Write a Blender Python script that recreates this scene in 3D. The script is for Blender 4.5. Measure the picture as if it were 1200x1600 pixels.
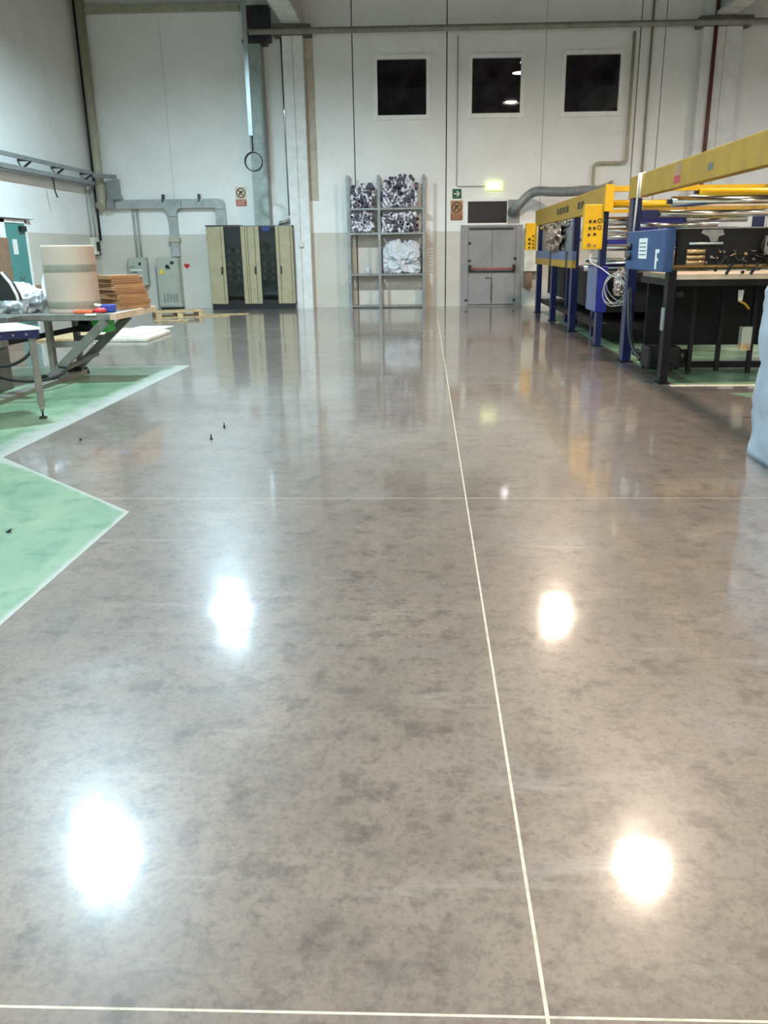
import bpy, bmesh, math, random
from mathutils import Vector, Matrix, noise
random.seed(7)
R = math.radians
for o in list(bpy.data.objects): bpy.data.objects.remove(o)
scene = bpy.context.scene
C = scene.collection

# ------------------------------------------------------------------ camera
cam_d = bpy.data.cameras.new('camera'); cam = bpy.data.objects.new('camera', cam_d); C.objects.link(cam)
cam_d.sensor_fit = 'VERTICAL'; cam_d.sensor_height = 36.0; cam_d.lens = 1270 / 1600 * 36
cam_d.shift_x = -25 / 1600; cam_d.clip_start = .05; cam_d.clip_end = 200
_dn = Vector((43, 3944, 1270)).normalized()                 # world down in lens axes (right, down, forward)
_fw = Vector((42, -409, 1270)); _fw = (_fw - _dn * _fw.dot(_dn)).normalized()
_up = -_dn; _rt = _fw.cross(_up)
_rows = Matrix((_rt, _fw, _up))
_m = Matrix((_rows @ Vector((1, 0, 0)), _rows @ Vector((0, -1, 0)), _rows @ Vector((0, 0, -1)))).transposed()
cam.matrix_world = Matrix.Translation((0, 0, 1.55)) @ _m.to_4x4()
scene.camera = cam

# ------------------------------------------------------------------ world, exposure
w = bpy.data.worlds.new('world'); scene.world = w; w.use_nodes = True
w.node_tree.nodes['Background'].inputs[0].default_value = (.004, .005, .007, 1)   # night outside
vs = scene.view_settings
vs.view_transform = 'Standard'; vs.look = 'None'; vs.gamma = 1; vs.use_curve_mapping = False; vs.exposure = 0.2
scene.cycles.use_denoising = True
scene.cycles.max_bounces = 8; scene.cycles.sample_clamp_indirect = 8
LAMP_COOL = ((.60, .86, 1.0), 1080)
LAMP_NEUTRAL = ((.90, .95, 1.0), 620)
LAMP_WARM = ((1.0, .80, .62), 800)
LAMP_Z = 6.45

# ------------------------------------------------------------------ mesh helpers
def S(r, g, b):
    f = lambda c: (c / 255 / 12.92) if c / 255 <= .04045 else ((c / 255 + .055) / 1.055) ** 2.4
    return (f(r), f(g), f(b))
ORG = {}
class MB:
    def __init__(s): s.v = []; s.f = []; s.sm = []
    def add(s, vs, fs, sm=False):
        b = len(s.v); s.v += [Vector(p) for p in vs]
        for f in fs: s.f.append([b + i for i in f]); s.sm.append(sm)
        return s
    def box(s, x0, y0, z0, x1, y1, z1):
        x0, x1 = min(x0, x1), max(x0, x1); y0, y1 = min(y0, y1), max(y0, y1); z0, z1 = min(z0, z1), max(z0, z1)
        return s.add([(x0,y0,z0),(x1,y0,z0),(x1,y1,z0),(x0,y1,z0),(x0,y0,z1),(x1,y0,z1),(x1,y1,z1),(x0,y1,z1)],
                     [(0,3,2,1),(4,5,6,7),(0,1,5,4),(1,2,6,5),(2,3,7,6),(3,0,4,7)])
    def obox(s, c, size, rot=(0, 0, 0)):
        from mathutils import Euler
        M = Euler(rot).to_matrix(); c = Vector(c); h = [a / 2 for a in size]
        P = [c + M @ Vector((x * h[0], y * h[1], z * h[2])) for z in (-1, 1) for x, y in ((-1,-1),(1,-1),(1,1),(-1,1))]
        return s.add(P, [(0,3,2,1),(4,5,6,7),(0,1,5,4),(1,2,6,5),(2,3,7,6),(3,0,4,7)])
    def bar(s, p, q, a, b):
        p = Vector(p); q = Vector(q); d = (q - p).normalized()
        ref = Vector((0, 0, 1)) if abs(d.z) < .9 else Vector((0, 1, 0))
        u = d.cross(ref).normalized(); w_ = u.cross(d).normalized()
        P = [e + u * (i * a / 2) + w_ * (j * b / 2) for e in (p, q) for i, j in ((-1,-1),(1,-1),(1,1),(-1,1))]
        return s.add(P, [(0,3,2,1),(4,5,6,7),(0,1,5,4),(1,2,6,5),(2,3,7,6),(3,0,4,7)])
    def tube(s, pts, r, n=10, closed=False, caps=True, rad=None):
        pts = [Vector(p) for p in pts]; N = len(pts); rings = []
        prev = None
        for i, p in enumerate(pts):
            if closed: d = pts[(i + 1) % N] - pts[i - 1]
            else: d = pts[min(i + 1, N - 1)] - pts[max(i - 1, 0)]
            d.normalize()
            if prev is None:
                ref = Vector((0, 0, 1)) if abs(d.z) < .9 else Vector((1, 0, 0)); u = d.cross(ref).normalized()
            else: u = (prev - d * prev.dot(d)).normalized()
            prev = u; w_ = d.cross(u); rr = rad[i] if rad else r
            rings.append([p + (u * math.cos(t) + w_ * math.sin(t)) * rr for t in (2 * math.pi * k / n for k in range(n))])
        b = len(s.v)
        for ring in rings: s.v += ring
        for i in range(N if closed else N - 1):
            j = (i + 1) % N
            for k in range(n):
                s.f.append([b + i*n + k, b + i*n + (k+1) % n, b + j*n + (k+1) % n, b + j*n + k]); s.sm.append(True)
        if caps and not closed:
            s.f.append([b + k for k in reversed(range(n))]); s.sm.append(False)
            s.f.append([b + (N-1)*n + k for k in range(n)]); s.sm.append(False)
        return s
    def cyl(s, p, q, r, n=16, r2=None):
        return s.tube([p, q], r, n, rad=[r, r if r2 is None else r2])
    def lathe(s, c, prof, n=24):
        b = len(s.v); c = Vector(c)
        for r, z in prof:
            for k in range(n):
                t = 2 * math.pi * k / n; s.v.append(c + Vector((r * math.cos(t), r * math.sin(t), z)))
        for i in range(len(prof) - 1):
            for k in range(n):
                s.f.append([b + i*n + k, b + i*n + (k+1) % n, b + (i+1)*n + (k+1) % n, b + (i+1)*n + k]); s.sm.append(True)
        return s
    def prism(s, poly, z0, z1):
        n = len(poly)
        return s.add([(x, y, z0) for x, y in poly] + [(x, y, z1) for x, y in poly],
                     [tuple(reversed(range(n))), tuple(range(n, 2*n))] + [(i, (i+1) % n, n + (i+1) % n, n + i) for i in range(n)])
    def prism_y(s, poly, y0, y1):          # outline given in x, z
        n = len(poly)
        return s.add([(x, y0, z) for x, z in poly] + [(x, y1, z) for x, z in poly],
                     [tuple(range(n)), tuple(reversed(range(n, 2*n)))] + [((i+1) % n, i, n + i, n + (i+1) % n) for i in range(n)])
    def holed(s, x0, z0, x1, z1, y0, y1, holes):   # upright slab in x, z with rectangular openings
        xs = sorted({x0, x1} | {h[0] for h in holes} | {h[2] for h in holes}); zs = sorted({z0, z1} | {h[1] for h in holes} | {h[3] for h in holes})
        xs = [x for x in xs if x0 <= x <= x1]; zs = [z for z in zs if z0 <= z <= z1]
        for i in range(len(xs) - 1):
            run = None
            for j in range(len(zs) - 1):
                cx, cz = (xs[i] + xs[i+1]) / 2, (zs[j] + zs[j+1]) / 2
                if any(h[0] < cx < h[2] and h[1] < cz < h[3] for h in holes):
                    if run is not None: s.box(xs[i], y0, run, xs[i+1], y1, zs[j]); run = None
                elif run is None: run = zs[j]
            if run is not None: s.box(xs[i], y0, run, xs[i+1], y1, z1)
        return s
    def build(s, name, mat, parent=None, bevel=0, origin=None):
        if parent is not None: org = ORG[parent.name]
        elif origin is not None: org = Vector(origin)
        else:
            lo = [min(p[i] for p in s.v) for i in range(3)]; hi = [max(p[i] for p in s.v) for i in range(3)]
            org = Vector(((lo[0]+hi[0])/2, (lo[1]+hi[1])/2, lo[2]))
        me = bpy.data.meshes.new(name)
        me.from_pydata([p - org for p in s.v], [], s.f)
        for p, sm in zip(me.polygons, s.sm): p.use_smooth = sm
        if bevel:
            bm = bmesh.new(); bm.from_mesh(me)
            ed = [e for e in bm.edges if len(e.link_faces) == 2 and e.calc_face_angle() > .7]
            bmesh.ops.bevel(bm, geom=ed, offset=bevel, segments=2, affect='EDGES', profile=.5)
            bm.to_mesh(me); bm.free()
        me.update()
        o = bpy.data.objects.new(name, me); C.objects.link(o)
        me.materials.append(mat if not isinstance(mat, str) else M[mat])
        if parent is not None: o.parent = parent
        else: o.location = org
        ORG[o.name] = org
        return o
def tag(o, label=None, cat=None, group=None, kind=None):
    if label: o['label'] = label
    if cat: o['category'] = cat
    if group: o['group'] = group
    if kind: o['kind'] = kind
    return o
def thing(name, label, cat, loc, group=None):
    o = bpy.data.objects.new(name, None); C.objects.link(o); o.location = loc; o.empty_display_size = .1
    ORG[o.name] = Vector(loc); return tag(o, label, cat, group)
def bx(*a): return MB().box(*a)
def cyl(*a, **k): return MB().cyl(*a, **k)
def arc(c, r, a0, a1, n, ax='xz'):
    out = []
    for i in range(n + 1):
        t = a0 + (a1 - a0) * i / n; u, v_ = r * math.cos(t), r * math.sin(t)
        out.append((c[0] + u, c[1], c[2] + v_) if ax == 'xz' else (c[0], c[1] + u, c[2] + v_) if ax == 'yz' else (c[0] + u, c[1] + v_, c[2]))
    return out
def smooth_path(pts, n=6):
    P = [Vector(p) for p in pts]; out = []
    for i in range(len(P) - 1):
        p0, p1, p2, p3 = P[max(i-1, 0)], P[i], P[i+1], P[min(i+2, len(P)-1)]
        for k in range(n):
            t = k / n
            out.append(.5 * ((2*p1) + (-p0+p2)*t + (2*p0-5*p1+4*p2-p3)*t*t + (-p0+3*p1-3*p2+p3)*t**3))
    return out + [P[-1]]

# ------------------------------------------------------------------ materials
M = {}
def nodes(name):
    m = bpy.data.materials.new(name); m.use_nodes = True; nt = m.node_tree
    b = nt.nodes['Principled BSDF']; M[name] = m
    return m, nt, b
def N(nt, t, **k):
    n = nt.nodes.new(t)
    for a, v_ in k.items(): setattr(n, a, v_)
    return n
def mathn(nt, op, a, b=None):
    n = N(nt, 'ShaderNodeMath', operation=op)
    for i, x in enumerate((a, b)):
        if x is None: continue
        if isinstance(x, (int, float)): n.inputs[i].default_value = x
        else: nt.links.new(x, n.inputs[i])
    return n.outputs[0]
def mixc(nt, fac, a, b):
    n = N(nt, 'ShaderNodeMix', data_type='RGBA')
    for sock, x in ((n.inputs[0], fac), (n.inputs[6], a), (n.inputs[7], b)):
        if isinstance(x, (int, float)): sock.default_value = x
        elif isinstance(x, tuple): sock.default_value = (*x[:3], 1)
        else: nt.links.new(x, sock)
    return n.outputs[2]
def ramp(nt, fac, lo, hi):
    n = N(nt, 'ShaderNodeMapRange'); n.inputs[1].default_value = lo; n.inputs[2].default_value = hi
    nt.links.new(fac, n.inputs[0]); return n.outputs[0]
def noisen(nt, vec, scale, detail=4, rough=.55):
    n = N(nt, 'ShaderNodeTexNoise'); n.inputs['Scale'].default_value = scale; n.inputs['Detail'].default_value = detail
    n.inputs['Roughness'].default_value = rough; nt.links.new(vec, n.inputs['Vector']); return n.outputs[0]
def pm(name, rgb, rough=.5, metal=0, var=.12, scale=5, bump=0, bscale=40, spec=.5, alpha=None, trans=0):
    m, nt, b = nodes(name)
    tc = N(nt, 'ShaderNodeTexCoord').outputs['Object']
    f = noisen(nt, tc, scale)
    dark = tuple(c * (1 - var * 2) for c in rgb); light = tuple(min(1, c * (1 + var)) for c in rgb)
    nt.links.new(mixc(nt, ramp(nt, f, .3, .7), dark, light), b.inputs['Base Color'])
    b.inputs['Roughness'].default_value = rough; b.inputs['Metallic'].default_value = metal
    b.inputs['Specular IOR Level'].default_value = spec
    if trans: b.inputs['Transmission Weight'].default_value = trans
    if bump:
        bn = N(nt, 'ShaderNodeBump'); bn.inputs['Strength'].default_value = bump; bn.inputs['Distance'].default_value = .01
        nt.links.new(noisen(nt, tc, bscale), bn.inputs['Height']); nt.links.new(bn.outputs[0], b.inputs['Normal'])
    return m
def emit(name, rgb, strength):
    m, nt, b = nodes(name)
    b.inputs['Base Color'].default_value = (.8, .8, .8, 1)
    b.inputs['Emission Color'].default_value = (*rgb, 1); b.inputs['Emission Strength'].default_value = strength
    return m
# polished concrete
m, nt, b = nodes('concrete')
pos = N(nt, 'ShaderNodeNewGeometry').outputs['Position']
n1 = noisen(nt, pos, .55, 3, .5); n2 = noisen(nt, pos, 2.6, 9, .68); n3 = noisen(nt, pos, 6.5, 8, .7); n4 = noisen(nt, pos, 45, 6, .7); n5 = noisen(nt, pos, 1.3, 6, .6)
n6 = noisen(nt, pos, 16, 8, .75)
c = mixc(nt, ramp(nt, n1, .34, .66), S(117, 103, 93), S(129, 117, 106))
c = mixc(nt, mathn(nt, 'MULTIPLY', ramp(nt, n2, .42, .66), .6), c, S(94, 85, 78))
c = mixc(nt, mathn(nt, 'MULTIPLY', ramp(nt, n3, .52, .66), .65), c, S(70, 62, 57))
c = mixc(nt, mathn(nt, 'MULTIPLY', ramp(nt, n5, .55, .70), .5), c, S(143, 136, 131))
c = mixc(nt, mathn(nt, 'MULTIPLY', ramp(nt, n6, .5, .66), .6), c, S(82, 74, 67))
c = mixc(nt, mathn(nt, 'MULTIPLY', ramp(nt, n4, .48, .72), .45), c, S(66, 60, 55))
mp = N(nt, 'ShaderNodeMapping'); mp.inputs['Scale'].default_value = (.5, 3.2, 1); mp.inputs['Rotation'].default_value = (0, 0, .5); nt.links.new(pos, mp.inputs[0])
n7 = noisen(nt, mp.outputs[0], 1.7, 7, .72)
c = mixc(nt, mathn(nt, 'MULTIPLY', ramp(nt, n7, .58, .74), .4), c, S(158, 152, 146))
nt.links.new(c, b.inputs['Base Color'])
nt.links.new(mathn(nt, 'ADD', mathn(nt, 'MULTIPLY', n2, .12), .28), b.inputs['Roughness'])
b.inputs['Specular IOR Level'].default_value = .3; b.inputs['Coat Weight'].default_value = .9; b.inputs['Coat IOR'].default_value = 1.55
nt.links.new(mathn(nt, 'ADD', mathn(nt, 'MULTIPLY', ramp(nt, n2, .35, .65), .07), .045), b.inputs['Coat Roughness'])
bn = N(nt, 'ShaderNodeBump'); bn.inputs['Strength'].default_value = .07; bn.inputs['Distance'].default_value = .002
nt.links.new(noisen(nt, pos, 7, 4, .6), bn.inputs['Height']); nt.links.new(bn.outputs[0], b.inputs['Coat Normal'])
# worn green floor paint, pale where it has rubbed off along the patch's edge
def green_paint(name, kind):
    m, nt, b = nodes(name)
    pos = N(nt, 'ShaderNodeNewGeometry').outputs['Position']
    sp = N(nt, 'ShaderNodeSeparateXYZ'); nt.links.new(pos, sp.inputs[0]); X, Y = sp.outputs[0], sp.outputs[1]
    a = noisen(nt, pos, 1.1, 4); a2 = noisen(nt, pos, 5, 7, .65)
    c = mixc(nt, ramp(nt, a, .35, .65), S(84, 114, 86), S(116, 136, 106))
    c = mixc(nt, mathn(nt, 'MULTIPLY', ramp(nt, a2, .5, .66), .6), c, S(36, 92, 60))
    if kind == 'aisle':
        e1 = mathn(nt, 'SUBTRACT', -3.40, X); e2 = mathn(nt, 'SUBTRACT', -1.87, X)
        e3 = mathn(nt, 'MULTIPLY', mathn(nt, 'ADD', mathn(nt, 'MULTIPLY', mathn(nt, 'ADD', X, 1.87), -1.43), mathn(nt, 'MULTIPLY', mathn(nt, 'SUBTRACT', Y, 4.81), -1.53)), .477)
        d = mathn(nt, 'MINIMUM', mathn(nt, 'MAXIMUM', e1, mathn(nt, 'MINIMUM', e2, e3)), mathn(nt, 'SUBTRACT', 11.7, Y))
        far = ramp(nt, Y, 5.8, 6.6)
        width = mathn(nt, 'ADD', mathn(nt, 'MULTIPLY', far, .22), .035)
        worn = mathn(nt, 'SUBTRACT', mathn(nt, 'ADD', mathn(nt, 'DIVIDE', d, width), mathn(nt, 'MULTIPLY', a2, 1.6)), 1.0)
        c = mixc(nt, mathn(nt, 'SUBTRACT', 1.0, ramp(nt, worn, .2, 1.0)), c, S(144, 144, 135))
    nt.links.new(c, b.inputs['Base Color'])
    b.inputs['Roughness'].default_value = .42; b.inputs['Coat Weight'].default_value = .25; b.inputs['Coat Roughness'].default_value = .2
green_paint('green_aisle', 'aisle'); green_paint('green_machine', 'plain')
# painted wall: white above, beige band below 2.04 m
m, nt, b = nodes('wall_paint')
pos = N(nt, 'ShaderNodeNewGeometry').outputs['Position']
sp = N(nt, 'ShaderNodeSeparateXYZ'); nt.links.new(pos, sp.inputs[0])
a = noisen(nt, pos, 1.2, 5); a2 = noisen(nt, pos, 9, 5)
up_c = mixc(nt, ramp(nt, a, .3, .7), S(234, 232, 226), S(242, 241, 236))
lo_c = mixc(nt, ramp(nt, a, .3, .7), S(202, 195, 182), S(213, 207, 195))
zz = mathn(nt, 'ADD', sp.outputs[2], mathn(nt, 'MULTIPLY', a2, .02))
c = mixc(nt, ramp(nt, zz, 2.045, 2.06), lo_c, up_c)
c = mixc(nt, mathn(nt, 'MULTIPLY', ramp(nt, a2, .62, .8), .25), c, S(170, 164, 152))
nt.links.new(c, b.inputs['Base Color']); b.inputs['Roughness'].default_value = .6
bn = N(nt, 'ShaderNodeBump'); bn.inputs['Strength'].default_value = .15; bn.inputs['Distance'].default_value = .01
nt.links.new(noisen(nt, pos, 30), bn.inputs['Height']); nt.links.new(bn.outputs[0], b.inputs['Normal'])
# window glass
def glass(name, tint, ior=1.5, through=.9):
    m, nt, b = nodes(name); nt.nodes.remove(b)
    out = nt.nodes['Material Output']
    tr = N(nt, 'ShaderNodeBsdfTransparent'); tr.inputs[0].default_value = (*[t * through for t in tint], 1)
    gl = N(nt, 'ShaderNodeBsdfGlossy'); gl.inputs['Roughness'].default_value = .02
    fr = N(nt, 'ShaderNodeFresnel'); fr.inputs[0].default_value = ior
    mx = N(nt, 'ShaderNodeMixShader'); nt.links.new(fr.outputs[0], mx.inputs[0]); nt.links.new(tr.outputs[0], mx.inputs[1]); nt.links.new(gl.outputs[0], mx.inputs[2])
    nt.links.new(mx.outputs[0], out.inputs[0])
glass('window_glass', (.75, .75, .8), 1.6); glass('cabinet_glass', (.6, .63, .63), 1.45)
pm('joint_filler', S(186, 177, 158), .6, var=.15, scale=20)
pm('joint_dark', S(70, 66, 58), .9)
pm('ceiling', S(74, 74, 72), .8); pm('dark_room', S(205, 198, 200), .9, var=.3, scale=1.5)
pm('pillar', S(226, 226, 222), .6, var=.05); pm('beige_strip', S(196, 184, 164), .6)
pm('white_frame', S(244, 242, 236), .4, var=.04); pm('door_grey', S(148, 146, 146), .4, var=.06, scale=3)
pm('navy_glass', S(16, 16, 30), .12, var=.2); pm('bar_red', S(168, 84, 74), .4); pm('black', S(22, 22, 22), .5)
pm('black_metal', S(10, 10, 11), .5, spec=.3, var=.3); pm('dark_metal', S(66, 66, 66), .4, metal=.6, var=.25)  # the near-black tone also carries the shade inside the near machine
pm('steel', S(150, 150, 146), .35, metal=.8, var=.15); pm('chrome', S(222, 216, 208), .16, metal=1, var=.08)
pm('galv', S(168, 174, 174), .35, metal=.55, var=.1); pm('conduit', S(170, 170, 162), .45, var=.08)
pm('pipe_beige', S(176, 170, 146), .5, var=.1); pm('pipe_grey', S(150, 146, 132), .5); pm('duct_green', S(150, 160, 154), .45, metal=.2)
pm('tray_grey', S(150, 152, 150), .4, metal=.4, var=.12); pm('trunk', S(172, 175, 172), .4, metal=.3, var=.1); pm('red_pipe', S(96, 46, 38), .45)
pm('cab_beige', S(168, 157, 124), .45, var=.06); pm('cab_grey', S(170, 174, 160), .45, var=.06); pm('cab_inside', S(120, 124, 120), .6, var=.2)
pm('yellow', S(226, 174, 14), .38, var=.06); pm('yellow_shaded', S(182, 138, 38), .5, var=.08); pm('sticker_yellow', S(220, 196, 60), .6)  # second yellow is the first darkened for the beams' shaded sides
pm('blue', S(21, 28, 70), .3, var=.12); pm('blue_box', S(46, 78, 122), .45, var=.1); pm('blue_bright', S(32, 36, 118), .36); pm('blue_grey', S(104, 112, 140), .45)
pm('green_door', S(84, 142, 136), .5, var=.06); pm('paper', S(232, 230, 222), .7, var=.04); pm('print_grey', S(120, 122, 122), .8)
pm('paper_roll', S(182, 164, 146), .75, var=.05, scale=2); pm('roll_band', S(138, 134, 118), .6); pm('cardboard', S(150, 106, 70), .85, var=.1, scale=4); pm('cardboard_edge', S(166, 122, 82), .85, var=.1, scale=6)
pm('wood', S(186, 158, 116), .8, var=.2, scale=8); pm('white_board', S(214, 210, 194), .7, var=.1); pm('film', S(204, 209, 214), .32, var=.06, bump=.5, bscale=14)
pm('film_blue', S(164, 172, 182), .36, var=.1, scale=2, bump=.8, bscale=9); pm('tube_silver', S(228, 226, 234), .32, metal=.1, var=.15, scale=12); pm('tube_shaded', S(112, 106, 120), .4, metal=.3, var=.3, scale=12); pm('tube_dark', S(40, 36, 44), .6)  # grey tubes are silver ones with shadow put into the colour
pm('table_steel', S(130, 128, 119), .42, metal=.45, var=.12); pm('brown', S(140, 110, 86), .7); pm('orange', S(206, 92, 42), .5); pm('red', S(196, 40, 46), .45); pm('green_box', S(60, 180, 70), .5); pm('blue_item', S(40, 60, 140), .5)
pm('machine_grey', S(96, 96, 92), .5); pm('rubber', S(18, 18, 18), .6); pm('sign_cream', S(222, 204, 176), .5, var=.05); pm('sign_tan', S(176, 136, 96), .5, var=.05); pm('sign_red', S(186, 66, 60), .5); pm('sign_green', S(26, 92, 48), .5); pm('sign_brown', S(150, 82, 56), .5)
pm('sign_white', S(230, 232, 226), .5); pm('sign_line', S(96, 40, 36), .5); pm('olive', S(72, 62, 22), .6); pm('beam_white', S(212, 212, 204), .5); pm('beam_dark', S(92, 90, 82), .6)
pm('tray_board', S(206, 190, 166), .5, var=.1); pm('brass', S(190, 158, 112), .3, metal=.7); pm('cream_box', S(222, 218, 200), .5); pm('foil', S(214, 196, 184), .22, metal=.85, var=.1, bump=.6, bscale=22)
emit('lamp_neutral', *LAMP_NEUTRAL); emit('lamp_cool', *LAMP_COOL); emit('lamp_warm', *LAMP_WARM); emit('exit_glow', (.70, .95, .14), 1.1); emit('exit_white', (1.0, 1.0, .55), 1.5); emit('lamp_office', (1.0, .9, .82), 34)

# ================================================================== SETTING
XL, XR, YB, YF, ZC = -9.35, 15.2, 24.2, -10.0, 8.3
def structure(o, label=None): o['kind'] = 'structure'; return tag(o, label)
fl = structure(bx(XL - .3, YF - .3, -.3, XR + .3, YB + .3, -.0004).build('floor', 'joint_filler', origin=(0, 0, 0)), 'polished grey concrete floor with pale joint lines')
JX = .255
for i, (xa, xb) in enumerate(((XL - .3, JX - .0045), (JX + .0045, XR + .3))):
    for ya, yb in ((YF - .3, 1.32 - .0035), (1.32 + .0035, 5.105 - .003), (5.105 + .003, YB + .3)):
        bx(xa, ya, -.12, xb, yb, 0).build('slab', 'concrete', fl)
g = MB().prism([(-1.87, -6), (-1.87, 4.81), (-3.40, 6.24), (-3.40, 11.7), (XL + .02, 11.7), (XL + .02, -6)], 0, .002).build('green_paint_patch', 'green_aisle', fl)
g['label'] = 'worn green paint with a rubbed white edge'
g = MB().prism([(2.93, 9.72), (6.4, 9.72), (6.4, 21.9), (2.93, 21.9)], 0, .002).build('green_paint_patch', 'green_machine', fl)
MB().prism([(2.86, 9.60), (6.4, 9.60), (6.4, 9.71), (2.86, 9.71)], 0, .002).build('pale_border', 'joint_filler', fl)
MB().prism([(3.36, 9.12), (6.4, 9.30), (6.4, 5), (4.2, 7)], 0, .002).build('green_paint_patch', 'green_machine', fl)
# walls
HOLES = [(-1.36, 4.99, .02, 6.41), (1.17, 5.0, 2.53, 6.40), (3.64, 5.0, 5.14, 6.44), (1.05, -1, 2.57, 2.93)]
wb = structure(MB().holed(XL - .3, -.1, XR + .3, ZC, YB + .12, YB + .3, [(a - .0, b_, c_, d_) for a, b_, c_, d_ in HOLES]).build('wall_back', 'joint_dark', origin=(0, YB, 0)), 'white panelled back wall with beige lower band')
JO = [(XL, 0), (-7.08, .008), (-1.98, .028), (.53, .03), (3.13, .009), (5.58, .03), (6.22, .022), (9.4, .02), (12.4, .02), (XR, 0)]
for (xa, ga), (xb, gb) in zip(JO, JO[1:]):
    hs = [h for h in HOLES if h[0] >= xa - .01 and h[2] <= xb + .01]
    MB().holed(xa + ga / 2, 0, xb - gb / 2, ZC, YB, YB + .119, hs).build('wall_panel', 'wall_paint', wb)
wl = structure(bx(XL - .3, YF - .3, -.1, XL, YB + .12, ZC).build('wall_left', 'wall_paint', origin=(XL, 0, 0)), 'white left wall with grey beige lower band')
structure(bx(XR, YF - .3, -.1, XR + .3, YB + .12, ZC).build('wall_right', 'wall_paint', origin=(XR, 0, 0)))
structure(bx(XL, YF - .3, -.1, XR, YF, ZC).build('wall_front', 'wall_paint', origin=(0, YF, 0)))
structure(bx(XL - .3, YF - .3, ZC, XR + .3, YB + .3, ZC + .2).build('ceiling', 'ceiling', origin=(0, 0, ZC)))
# dark room behind the upper windows
dr = MB(); x0, x1, y0, y1, z0, z1 = -3, 7, YB + .3, 32, 4.2, 8.2
dr.box(x0, y1, z0, x1, y1 + .1, z1).box(x0 - .1, y0, z0, x0, y1, z1).box(x1, y0, z0, x1 + .1, y1, z1).box(x0, y0, z0 - .1, x1, y1, z0).box(x0, y0, z1, x1, y1, z1 + .1)
structure(dr.build('wall_inner_room', 'dark_room', origin=(0, 30, 4.2)))
# windows
def window(n, h, label, thick=.055):
    x0, z0, x1, z1 = h
    wn = structure(MB().holed(x0 - .07, z0 - .08, x1 + .07, z1 + .07, YB - .04, YB + .1, [(x0 + .035, z0 + .035, x1 - .035, z1 - .035)]).build('window_%d' % n, 'white_frame', origin=((x0 + x1) / 2, YB, z0)), label)
    bx(x0 + .03, YB + .03, z0 + .03, x1 - .03, YB + .04, z1 - .03).build('pane', 'window_glass', wn)
    bx(x0 - .07, YB - .05, z0 - .085, x1 + .07, YB + .02, z0 - .06).build('sill', 'white_frame', wn)
window(1, HOLES[0], 'dark square upper window left of the other two')
window(2, HOLES[1], 'dark square upper window with a bright lamp in its glass')
window(3, HOLES[2], 'dark square upper window nearest the yellow machine')
# door
d1 = structure(MB().holed(.95, 0, 2.68, 2.2, YB - .04, YB + .1, [(1.17, -1, 2.51, 2.14)]).build('door_1', 'door_grey', origin=(1.84, YB, 0)), 'grey double fire door with red push bar')
for a, b_ in ((1.175, 1.836), (1.844, 2.505)): bx(a, YB - .02, .045, b_, YB + .03, 2.135).build('door_leaf', 'door_grey', d1, bevel=.004)
MB().tube([(1.24, YB - .13, 1.03), (2.44, YB - .13, 1.02)], .028, 10).build('push_bar', 'bar_red', d1)
bx(1.22, YB - .06, .93, 2.46, YB - .02, .965).build('bar_rail', 'dark_metal', d1)
for x in (1.22, 2.46): bx(x - .035, YB - .15, .95, x + .035, YB - .02, 1.13).build('bar_bracket', 'black', d1, bevel=.008)
for x, z in ((1.2, 1.72), (1.2, 1.25), (2.49, 1.3), (2.49, .16), (1.12, .16)): bx(x - .04, YB - .055, z - .03, x + .04, YB - .02, z + .03).build('hinge', 'dark_metal', d1)
bx(1.2, YB - .06, 2.08, 2.42, YB - .02, 2.12).build('door_closer', 'dark_metal', d1)
MB().tube([(1.66, YB - .05, .78), (1.84, YB - .05, .78), (1.84, YB - .05, .1)], .012, 6).build('drop_bolt', 'dark_metal', d1)
bx(1.17, YB - .05, 0, 2.51, YB + .02, .03).build('threshold', 'steel', d1)
w4 = structure(MB().holed(1.05, 2.2, 2.6, 2.93, YB - .03, YB + .1, [(1.14, 2.25, 2.23, 2.82)]).build('window_4', 'white_frame', origin=(1.8, YB, 2.2)), 'dark navy transom window above the grey door')
bx(1.13, YB + .02, 2.24, 2.24, YB + .06, 2.83).build('pane', 'navy_glass', w4)
bx(2.25, YB - .045, 2.23, 2.58, YB - .03, 2.85).build('side_panel', 'door_grey', w4)
# green door in the left wall
d2 = structure(MB().box(XL - .05, 18.56, 0, XL + .05, 18.70, 2.3).box(XL - .05, 19.66, 0, XL + .05, 19.74, 2.3).box(XL - .05, 18.56, 2.23, XL + .05, 19.74, 2.3).build('door_2', 'white_frame', origin=(XL, 19.2, 0)), 'teal door in the left wall with a paper notice')
lf = bx(XL - .02, 18.70, .02, XL + .03, 19.66, 2.23).build('door_leaf', 'green_door', d2)
bx(XL + .03, 18.98, 1.55, XL + .036, 19.2, 1.88).build('paper_notice', 'paper', d2)
bx(XL + .03, 19.36, 2.05, XL + .10, 19.62, 2.17).build('door_closer', 'dark_metal', d2)
MB().tube([(XL + .03, 19.1, 1.05), (XL + .09, 19.1, 1.05), (XL + .09, 19.26, 1.05)], .012, 6).build('door_handle', 'steel', d2)
bx(XL, 18.4, 2.32, XL + .12, 20.0, 2.335).build('door_hood', 'galv', d2)
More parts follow.
